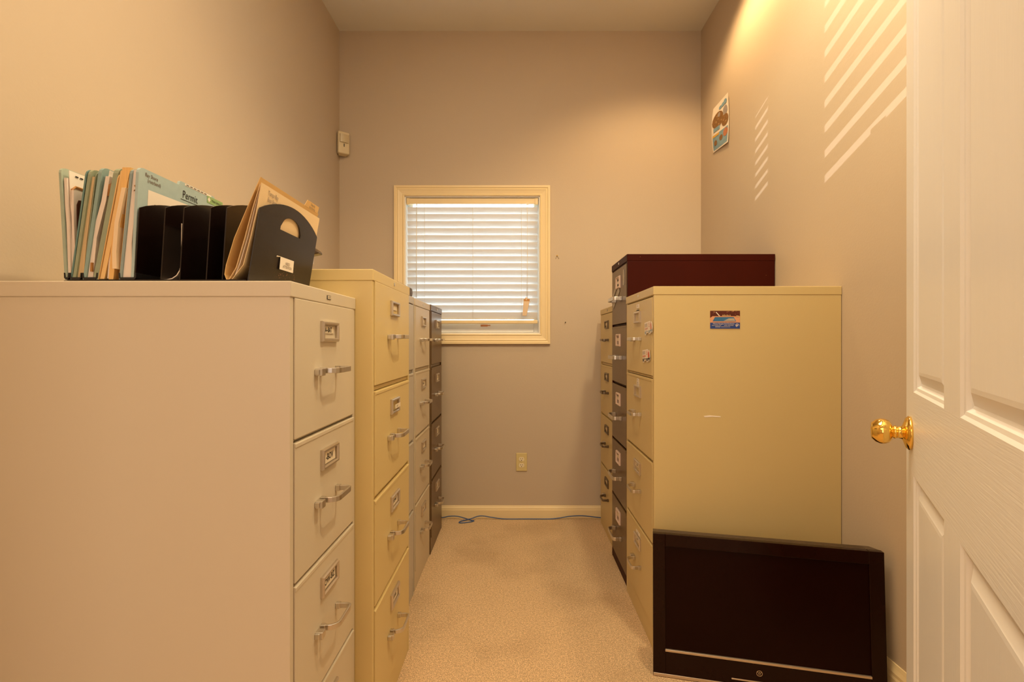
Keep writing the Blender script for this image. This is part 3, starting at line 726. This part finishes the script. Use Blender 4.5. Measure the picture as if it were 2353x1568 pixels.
leaf(px(271.5), px(296), 1.4705, M_manila, f5, th=.0016, ya=YN + .002)
# 6: the big pale-blue folder in front of the dividers
f6 = empty('classification_folder', (px(292), 1.14, ZB), 0, 'pale blue folder with handwritten Permit sheet, standing against the black dividers', 'folder', GF)
leaf(px(273.5), px(299.5), 1.4715, mat('bluegrey_pressboard', (.26, .33, .33), .7, var=.12, vscale=60), f6, th=.0050)
stack([(px(280), ZB + .003), (px(284), 1.32), (px(297), 1.40), (px(304), 1.468)], .0180, .0060, M_paper, f6)
b = MB(); b.tube([(px(308), YN + .004, 1.425), (px(309), YN + .004, 1.435), (px(311), YN + .012, 1.443), (px(312), YN + .05, 1.443)], .0034, 8); b.build('fastener', M_fast, f6, world=True)
XH0, XH1, ZH, TH = px(300.5), px(313), 1.4745, .0058
leaf(XH0, XH1, ZH, M_blue, f6, th=TH, tabs=[(1.118, 1.252, .010)])
fxh = lambda z: XH0 + (XH1 - XH0) * (z - ZB) / (ZH - ZB) + TH
def HP(y, z, o=.0004): return Vector((fxh(z) + o, y, z))
b = MB(); b.quad([HP(1.026, 1.30), HP(1.28, 1.30), HP(1.28, 1.445), HP(1.178, 1.445), HP(1.176, 1.438), HP(1.027, 1.435)]); b.build('attached_sheet', M_white, f6, fixn=False, world=True)
b = MB(); b.quad([HP(1.137, 1.479), HP(1.235, 1.479), HP(1.235, 1.4835), HP(1.137, 1.4835)]); b.build('tab_label', M_white, f6, fixn=False, world=True)
MH = Matrix(((0, (XH1 - XH0) / (ZH - ZB), 1, 0), (1, 0, 0, 0), (0, 1, 0, 0), (0, 0, 0, 1)))
b = MB()
b.text('Bay Shore', .011, Matrix.Translation(HP(1.035, 1.4635, .0006)) @ MH, 0, .8); b.text('(riverbend)', .011, Matrix.Translation(HP(1.043, 1.4530, .0006)) @ MH, 0, .75)
b.build('handwriting', [M_brownink], f6, fixn=False, world=True)
b = MB()
b.text('Permit', .024, Matrix.Translation(HP(1.157, 1.4570, .0007)) @ MH, 1, .82)
b.quad([HP(1.125, 1.4445, .0007), HP(1.190, 1.4450, .0007), HP(1.190, 1.4462, .0007), HP(1.125, 1.4457, .0007)], 1)
b.build('permit_lettering', [M_ink, M_ink], f6, fixn=False, world=True)
b = MB()
for k in range(6): b.quad([HP(1.142 + k * .013, 1.4805, .0007), HP(1.151 + k * .013, 1.4805, .0007), HP(1.151 + k * .013, 1.4822, .0007), HP(1.142 + k * .013, 1.4822, .0007)], 1)
for k in range(4):
    for j in range(5): b.quad([HP(1.046 + k * .0075, 1.384 + j * .0055, .0007), HP(1.0485 + k * .0075, 1.384 + j * .0055, .0007), HP(1.0485 + k * .0075, 1.3875 + j * .0055, .0007), HP(1.046 + k * .0075, 1.3875 + j * .0055, .0007)], 0)
b.build('printed_lines', [M_brownink, M_ink], f6, fixn=False, world=True)
b = MB(); b.quad([HP(1.219, 1.4630, .0005), HP(1.283, 1.4630, .0005), HP(1.283, 1.4800, .0005), HP(1.219, 1.4800, .0005)], 0)
b.quad([HP(1.221, 1.4715, .0008), HP(1.2265, 1.4650, .0008), HP(1.232, 1.4715, .0008), HP(1.2265, 1.4780, .0008)], 2)
b.text('Mesh Safety Co', .0088, Matrix.Translation(HP(1.259, 1.4715, .0008)) @ MH, 1, .78)
b.build('green_label', [M_greenlab, M_ink, M_white], f6, fixn=False, world=True)
spine(px(273.5), px(314), f6)
# curled sheet in the second slot
b = MB()
prof = [(px(369), ZB + .001), (px(380), ZB + .0015), (px(392), ZB + .004), (px(402), ZB + .010), (px(409), ZB + .020), (px(412.5), ZB + .036), (px(413), ZB + .06), (px(413.5), 1.36)]
b.prism([(x, YN + .004, z) for x, z in prof] + [(x + .0010, YN + .004, z - .0014) for x, z in prof[::-1]], (0, .26, 0))
tag(b.build('curled_sheet', M_white), 'curled white sheet tucked between two black dividers of the sorter', 'paper', None)
# manila folders at the front panel
XQ = lambda z: XP + LP * (z - ZT) / .16 - .0012
g1 = empty('manila_folder', (px(545), 1.14, ZB), 0, 'pale manila folder with handwriting, leaning on the arched front panel', 'folder', GF)
def mleaf(prof, parent, name, zt, tabs=None, m=M_manila2, th=.0011, ya=YN - .003, yb=YA + .004):
    # curved cover: strips along z
    b = MB(); A = []; 
    pf = prof
    b.prism([(x, ya, z) for x, z in pf] + [(x - th, ya, z) for x, z in pf[::-1]], (0, yb - ya, 0))
    if tabs:
        (x0_, z0_), (x1_, z1_) = pf[-2], pf[-1]; k_ = (x1_ - x0_) / (z1_ - z0_)
        for t0, t1, hh in tabs: b.prism([(x1_, t0, z1_ - .001), (x1_ + k_ * hh, t0 + .004, z1_ + hh), (x1_ + k_ * hh, t1 - .004, z1_ + hh), (x1_, t1, z1_ - .001)], (-th, 0, 0))
    return b.build(name, m, parent, world=True)
mleaf([(px(528), ZB + .001), (px(536), ZB + .0012), (XQ(1.30) - .014, 1.275), (XQ(1.34) - .006, 1.33), (XQ(1.38) - .001, 1.38), (XQ(1.4405), 1.4405)], g1, 'front_cover', 1.4405)
mleaf([(px(527), ZB + .001), (px(543), 1.27), (px(563), 1.33), (px(581), 1.39), (px(598), 1.438)], g1, 'back_cover', 1.438, ya=YN)
stack([(px(534), ZB + .004), (px(548), 1.28), (px(565), 1.33), (px(582), 1.39), (px(593), 1.425)], .002, .001, M_paper, g1, ya=YN + .004)
XF = lambda z: XQ(z) + .0004
b = MB(); MF = Matrix(((0, LP / .16, 1, 0), (1, 0, 0, 0), (0, 1, 0, 0), (0, 0, 0, 1)))
b.text('Tampa Bay', .013, Matrix.Translation((XF(1.4285) + .0004, 1.048, 1.4285)) @ MF, 0, .75); b.text('Boat Show', .012, Matrix.Translation((XF(1.4155) + .0004, 1.048, 1.4155)) @ MF, 0, .75)
b.build('handwriting', [mat('grey_pen', (.30, .24, .20), .6)], g1, fixn=False, world=True)
g2 = empty('manila_folder', (px(520), 1.14, ZB), 0, 'outer yellow manila folder bulging open, with the written tab sticking up', 'folder', GF)
mleaf([(px(540), ZB), (px(522), ZB + .0004), (px(517.5), 1.256), (px(521), 1.275), (px(540), 1.33), (px(569), 1.39), (px(600), 1.4525)], g2, 'back_cover', 1.4525, m=M_manila, ya=YN - .001, tabs=[(1.205, 1.282, .014)])
b = MB(); kx = (px(600) - px(569)) / .0625
MF2 = Matrix(((0, kx, 1, 0), (1, 0, 0, 0), (0, 1, 0, 0), (0, 0, 0, 1)))
b.text('Tampa Bay', .0070, Matrix.Translation((px(600) + kx * .009 + .0006, 1.244, 1.4615)) @ MF2, 0, .85); b.text('Boat Show Reg', .0065, Matrix.Translation((px(600) + kx * .002 + .0006, 1.246, 1.4545)) @ MF2, 0, .85)
b.build('handwriting', [mat('grey_pen', (.30, .24, .20), .6)], g2, fixn=False, world=True)

# ------------------------------------------------------------------ stapler, little box
st = empty('stapler', (-.66, 1.45, 1.3185), 0, 'dark stapler half hidden behind the file sorter on the tan cabinet', 'stapler')
Yc = 1.45
b = MB(); b.prism([(-.745, Yc - .022, 1.3185), (-.572, Yc - .022, 1.3185), (-.568, Yc - .022, 1.3215), (-.600, Yc - .022, 1.3265), (-.745, Yc - .022, 1.3285)], (0, .044, 0)); b.build('base', M_blackplastic, st, bevel=.002, world=True)
b = MB(); b.prism([(-.745, Yc - .016, 1.340), (-.600, Yc - .016, 1.371), (-.573, Yc - .016, 1.376), (-.575, Yc - .016, 1.383), (-.590, Yc - .016, 1.394), (-.606, Yc - .016, 1.401), (-.745, Yc - .016, 1.366)], (0, .032, 0)); b.build('arm', M_tvback, st, bevel=.004, world=True)
b = MB(); b.box(-.612, -.597, Yc - .009, Yc + .009, 1.3482, 1.378); b.box(-.745, -.60, Yc - .009, Yc + .009, 1.352, 1.362); b.build('magazine', M_chrome, st, bevel=.001, world=True)
b = MB(); b.box(-.745, -.72, Yc - .012, Yc + .012, 1.3275, 1.345); b.build('hinge', M_blackplastic, st, world=True)
b = MB()
pr = [(-.56, 1.3172), (-.467, 1.3172), (-.4592, 1.321), (-.4575, 1.335), (-.4592, 1.352), (-.464, 1.3555), (-.56, 1.3555)]
b.prism([(x, 1.93, z) for x, z in pr], (0, .245, 0))
for k in range(4): b.box(-.4590, -.4570, 1.96 + k * .055, 1.972 + k * .055, 1.325, 1.350)
tag(b.build('small_box', M_boxbrown, bevel=.002), 'small dark brown ridged box on the grey-beige cabinet, before the blind', 'box')

# ------------------------------------------------------------------ television
BL, BR, TLp = Vector((.457, 1.664, .002)), Vector((1.123, 1.510, .002)), Vector((.4635, 1.688, .467))
ex = (BR - BL); TW = ex.length; ex.normalize(); TWw = .690
ez = (TLp - BL); ez -= ex * ez.dot(ex); THt = .467; ez.normalize(); ey = ez.cross(ex)     # ey points away from the camera
tvM = Matrix((ex, ey, ez)).transposed()
tv = empty('television', BL, 0, 'black flat-screen television standing on the carpet against the beige cabinet', 'television')
T = tvM.to_4x4()
def tvb(b, name, mats, parent=tv, bevel=.002):
    for v in b.bm.verts: v.co = T @ v.co
    return b.build(name, mats, parent, bevel=bevel)
w_, h_ = TWw, THt; sl, sr, sb_, stp = .040, w_ - .042, .088, h_ - .040
b = MB(); b.box(0, sl, 0, .022, 0, h_); b.box(sr, w_, 0, .022, 0, h_); b.box(sl, sr, 0, .022, stp, h_); b.box(sl, sr, 0, .022, 0, sb_)
tvb(b, 'bezel', M_tvblack, bevel=.0015)
b = MB(); b.box(sl, sr, .005, .010, sb_, stp); tvb(b, 'screen', M_screen, bevel=0)
b = MB(); b.box(sl - .001, sr + .001, -.0012, .006, sb_ - .006, sb_ + .0015); tvb(b, 'silver_trim', M_tvsilver, bevel=.001)
b = MB(); b.box(.001, w_ - .001, -.0012, .003, .0, .010); b.box(.245, .45, -.0014, .002, .023, .0275); tvb(b, 'lower_trim', M_tvsilver, bevel=.001)
b = MB(); hexa(b, [(.001, .022, .003), (w_ - .001, .022, .003), (w_ - .001, .022, h_ - .001), (.001, .022, h_ - .001)], [(.002, .056, .012), (w_ - .020, .056, .012), (w_ - .020, .056, h_ - .001), (.002, .056, h_ - .001)])
A = [(.02, .056, .02), (w_ - .024, .056, .02), (w_ - .024, .056, h_ - .008), (.02, .056, h_ - .008)]; B = [(.03, .068, .03), (w_ - .03, .068, .03), (w_ - .03, .068, h_ - .020), (.03, .068, h_ - .020)]
hexa(b, A, B)
for k in range(3): b.box(.02, w_ - .04, .030 + k * .008, .032 + k * .008, h_ - .002, h_ - .0002)
tvb(b, 'housing', M_tvback, bevel=.0015)
b = MB(); cx, cz = w_ * .477, .053
for k in range(28):
    a0, a1 = 2 * math.pi * k / 28, 2 * math.pi * (k + 1) / 28
    b.quad([(cx + r_ * math.cos(a), -.0006, cz + r_ * math.sin(a)) for r_, a in ((.0092, a0), (.0092, a1), (.0078, a1), (.0078, a0))])
for dx, dz in ((-.0046, .0036), (0, .0042), (.0046, .0036)):
    b.quad([(cx + dx + .0013 * math.cos(a), -.0006, cz + dz + .0013 * math.sin(a)) for a in [k * .785 for k in range(8)]])
for (xa, za_), (xb, zb_) in (((-.0046, .003), (-.0026, -.0018)), ((-.0026, -.0018), (0, .003)), ((0, .003), (.0026, -.0018)), ((.0026, -.0018), (.0046, .003))):
    b.quad([(cx + xa - .0005, -.0006, cz + za_), (cx + xa + .0005, -.0006, cz + za_), (cx + xb + .0005, -.0006, cz + zb_), (cx + xb - .0005, -.0006, cz + zb_)])
b.quad([(cx - .0034, -.0006, cz - .0046), (cx + .0034, -.0006, cz - .0046), (cx + .0034, -.0006, cz - .0032), (cx - .0034, -.0006, cz - .0032)])
for v in b.bm.verts: v.co = T @ v.co
b.build('emblem', M_tvsilver, tv, fixn=False)

# ------------------------------------------------------------------ wall things
# flyer on the right wall, slightly curled
fl = empty('flyer', (XR - .002, 2.84, 2.37), 0, 'small printed flyer with blue foot and brown pictures pinned to the wall', 'flyer')
y_l, y_r = 2.950, 2.732
def FP(u, v, o=0):   # u 0..1 from window side to door side, v 0..1 upwards
    curl = .004 + .010 * (1 - u) ** 2 * (1 - (2 * v - 1) ** 2) + .006 * (2 * v - 1) ** 2 * u
    return Vector((XR - curl - o, y_l + (y_r - y_l) * u, (2.243 + (2.505 - 2.243) * v) * (1 - u) + (2.222 + (2.495 - 2.222) * v) * u))
b = MB(); n = 10
for o_ in (0, -.0006):
    g = [[b.bm.verts.new(FP(i / n, j / n, o_)) for j in range(n + 1)] for i in range(n + 1)]
    for i in range(n):
        for j in range(n): b.bm.faces.new((g[i][j], g[i + 1][j], g[i + 1][j + 1], g[i][j + 1])).smooth = True
b.build('sheet', M_white, fl, world=True)
b = MB()
def patch(u0, u1, v0, v1, mi, o=.0006, n=6):
    g = [[b.bm.verts.new(FP(u0 + (u1 - u0) * i / n, v0 + (v1 - v0) * j / n, o)) for j in range(n + 1)] for i in range(n + 1)]
    for i in range(n):
        for j in range(n):
            f = b.bm.faces.new((g[i][j], g[i + 1][j], g[i + 1][j + 1], g[i][j + 1])); f.material_index = mi
def disc(u, v, ru, rv, mi, o=.0012):
    c = b.bm.verts.new(FP(u, v, o)); r_ = [b.bm.verts.new(FP(u + ru * math.cos(k * math.pi / 8), v + rv * math.sin(k * math.pi / 8), o)) for k in range(16)]
    for k in range(16): b.bm.faces.new((c, r_[k], r_[(k + 1) % 16])).material_index = mi
patch(.05, .95, .03, .36, 0); disc(.36, .64, .33, .17, 1); disc(.78, .52, .2, .12, 1, .0016); patch(.12, .48, .42, .50, 0, .002); disc(.80, .72, .13, .09, 3, .0016)
patch(.06, .44, .31, .355, 2, .0014); disc(.22, .17, .09, .06, 1, .0014); disc(.55, .21, .10, .06, 1, .0014); disc(.82, .26, .14, .085, 4, .0014)
disc(.52, .86, .1, .035, 0, .0014); disc(.68, .87, .1, .04, 0, .0016); disc(.82, .885, .1, .05, 0, .0018); disc(.44, .73, .07, .05, 3, .002)
b.build('printed_pictures', [M_posterblue, M_posterbrown, M_posteryellow, M_postergrey, M_posterred], fl, fixn=False, world=True)

# motion sensor in the corner
ms = empty('motion_sensor', (XL + .035, YB - .035, 2.30), R(38), 'ivory motion sensor mounted high in the wall corner above the cabinets', 'motion sensor')
b = MB(); b.box(-.036, .036, -.020, .012, .0, .138); b.build('housing', M_sensor, ms, bevel=.008, seg=3)
b = MB(); b.prism([(.030 * math.sin(a), -.020 - .010 * math.cos(a) , .068) for a in [R(-90 + 20 * k) for k in range(10)]], (0, 0, .052)); b.build('lens', M_sensdark, ms, bevel=.002)
b = MB(); b.box(-.0025, .0025, -.0215, -.018, .043, .062); b.build('indicator', M_ink, ms)
b = MB(); b.prism([(-.03, -.016, .001), (.03, -.016, .001), (.024, .020, -.004), (-.024, .020, -.004)], (0, 0, .01)); b.prism([(-.018, .010, .02), (.018, .010, .02), (.010, .046, .02), (-.010, .046, .02)], (0, 0, .09)); b.build('bracket', M_sensor, ms)

# outlet
ox = ((1186 + 1211) / 2 - VX) / 361; oz = CZ - (1062 - HY) / 361
ou = empty('wall_outlet', (ox, YB, oz), 0, 'ivory double electrical outlet low on the window wall', 'outlet')
b = MB(); b.box(-.035, .035, -.006, 0, -.0575, .0575); b.build('cover_plate', M_outlet, ou, bevel=.003)
for s in (1, -1):
    b = MB(); zc = s * .0195
    pts = [(.017 * math.cos(a), -.0062, zc + max(-.0125, min(.0125, .017 * math.sin(a)))) for a in [2 * math.pi * k / 28 for k in range(28)]]
    b.prism(pts, (0, -.002, 0))
    rc = b.build('receptacle', M_outw, ou)
    b = MB()
    for x0_, hh in ((-.0065, .0045), (.0065, .0038)): b.box(x0_ - .0012, x0_ + .0012, -.0086, -.0080, zc + .003 - hh, zc + .003 + hh)
    b.lathe([(0, 0), (.0026, 0), (.0026, .0006), (0, .0006)], Matrix.Translation((0, -.0080, zc - .0075)) @ Matrix.Rotation(R(90), 4, 'X'), 12)
    b.build('slot', M_gapdark, rc)
b = MB(); b.lathe([(0, 0), (.003, 0), (.0025, .0012), (0, .0012)], Matrix.Translation((0, -.006, 0)) @ Matrix.Rotation(R(90), 4, 'X'), 12); b.build('screw', M_outlet, ou)

# blue network cable along the baseboard
def spl(P_, n=10):
    P_ = [Vector(p) for p in P_]; out = []
    for i in range(len(P_) - 1):
        p0, p1, p2, p3 = P_[max(i - 1, 0)], P_[i], P_[i + 1], P_[min(i + 2, len(P_) - 1)]
        for k in range(n):
            t_ = k / n; out.append(.5 * ((2 * p1) + (p2 - p0) * t_ + (2 * p0 - 5 * p1 + 4 * p2 - p3) * t_ ** 2 + (3 * p1 - p0 - 3 * p2 + p3) * t_ ** 3))
    return out + [P_[-1]]
yc = 3.128; r_ = .0032
X = lambda px, y=yc: (px - VX) * y / F
Zp = lambda py, y=yc: max(r_, CZ - (py - HY) * y / F)
pts = [(X(985), yc, Zp(1190)), (X(1016), yc, Zp(1190)), (X(1032), yc, Zp(1187)), (X(1050), yc, Zp(1187)), (X(1068), yc - .01, Zp(1190)), (X(1084), yc - .025, Zp(1193)), (X(1089, 3.09), 3.09, r_ + .002),
       (X(1080, 3.075), 3.075, r_), (X(1062, 3.06), 3.06, r_), (X(1055, 3.065), 3.065, r_), (X(1058, 3.085), 3.085, r_), (X(1072, 3.105), 3.105, r_ + .003), (X(1085), yc - .015, .012), (X(1098), yc, Zp(1187)), (X(1112), yc, Zp(1186.5)), (X(1130), yc, Zp(1189.5)), (X(1160), yc, r_), (X(1210), yc, r_), (X(1262), yc, r_), (X(1285), yc, Zp(1191)), (X(1310), yc, Zp(1187)), (X(1340), yc, Zp(1186)), (X(1378), yc, Zp(1190)), (X(1400), yc, Zp(1191))]
b = MB(); b.tube(spl(pts), r_, 10); tag(b.build('network_cable', M_cable), 'thin blue cable lying along the baseboard with one small loop', 'cable')

# pin and nail in the window wall
x, z = (1280 - VX) / 361, CZ - (588 - HY) / 361
pn = empty('pushpin', (x, YB, z), 0, 'tiny brass pushpin with wire stuck in the wall beside the window', 'pin')
b = MB(); b.lathe([(0, .011), (.003, .010), (.004, .006), (.0028, .001), (.0028, 0)], Matrix.Rotation(R(90), 4, 'X'), 14); b.build('head', M_pin, pn)
b = MB(); b.tube([(0, -.003, 0), (-.004, -.003, -.006), (-.010, -.002, -.020)], .0008, 6); b.tube([(0, -.003, 0), (.005, -.003, -.007), (.012, -.002, -.021)], .0008, 6); b.build('wire', M_hold, pn)
x, z = (1299 - VX) / 361, CZ - (741 - HY) / 361
b = MB(); b.lathe([(0, .008), (.0034, .008), (.0036, .0065), (.0016, .006), (.0016, -.01)], Matrix.Translation((x, YB, z)) @ Matrix.Rotation(R(90), 4, 'X'), 12)
tag(b.build('nail', M_nail), 'small dark nail in the wall low beside the window casing', 'nail')

# ------------------------------------------------------------------ light
wd = bpy.data.worlds.new('world'); SC.world = wd; wd.use_nodes = True
bg = wd.node_tree.nodes['Background']; bg.inputs[0].default_value = (.88, .95, 1.0, 1); bg.inputs[1].default_value = 8.0
def lamp(kind, name, loc, energy, col, rot=None, **kw):
    l = bpy.data.lights.new(name, kind); l.energy = energy; l.color = col
    for k, v in kw.items(): setattr(l, k, v)
    o = bpy.data.objects.new(name, l); COL.objects.link(o); o.location = loc
    if rot: o.rotation_euler = rot
    return o
WARM = (1.0, .66, .32)
lamp('SPOT', 'ceiling_spot_far', (.88, 2.42, 3.06), 42, (1.0, .66, .31), (0, 0, 0), spot_size=R(132), spot_blend=.55, shadow_soft_size=.05)
lamp('SPOT', 'ceiling_spot_mid', (.66, 1.30, 3.06), 78, (1.0, .82, .50), (0, 0, 0), spot_size=R(140), spot_blend=.5, shadow_soft_size=.05)
lamp('AREA', 'ceiling_fill', (-.10, 1.00, 3.07), 27, (1.0, .84, .55), (0, 0, 0), size=.9)  # broad fill added under the ceiling to even out the room, no fixture
lamp('SPOT', 'ceiling_spot_door', (-.45, .80, 3.06), 23, (1.0, .60, .32), (0, 0, 0), spot_size=R(140), spot_blend=.5, shadow_soft_size=.05)
lamp('AREA', 'hall_fill', (-.8, -.9, 2.04), 28, (1.0, .64, .34), (0, 0, 0), size=1.4)  # unseen fill added in the passage to brighten faces turned to the camera
lamp('AREA', 'hall_end_fill', (-1.0, -2.05, 1.3), 12, (1.0, .97, .90), (R(90), 0, 0), size=1.5)  # whiter fill added at the passage end; that wall has no window
d = Vector((.6, 1, -.34)).normalized()
sun = lamp('SUN', 'sun', (-3, -5, 5), 3.0, (1, .96, .93), d.to_track_quat('-Z', 'Y').to_euler(), angle=R(.15))

SC.view_settings.view_transform = 'Standard'; SC.view_settings.look = 'None'; SC.view_settings.gamma = 1
SC.view_settings.exposure = 0.07
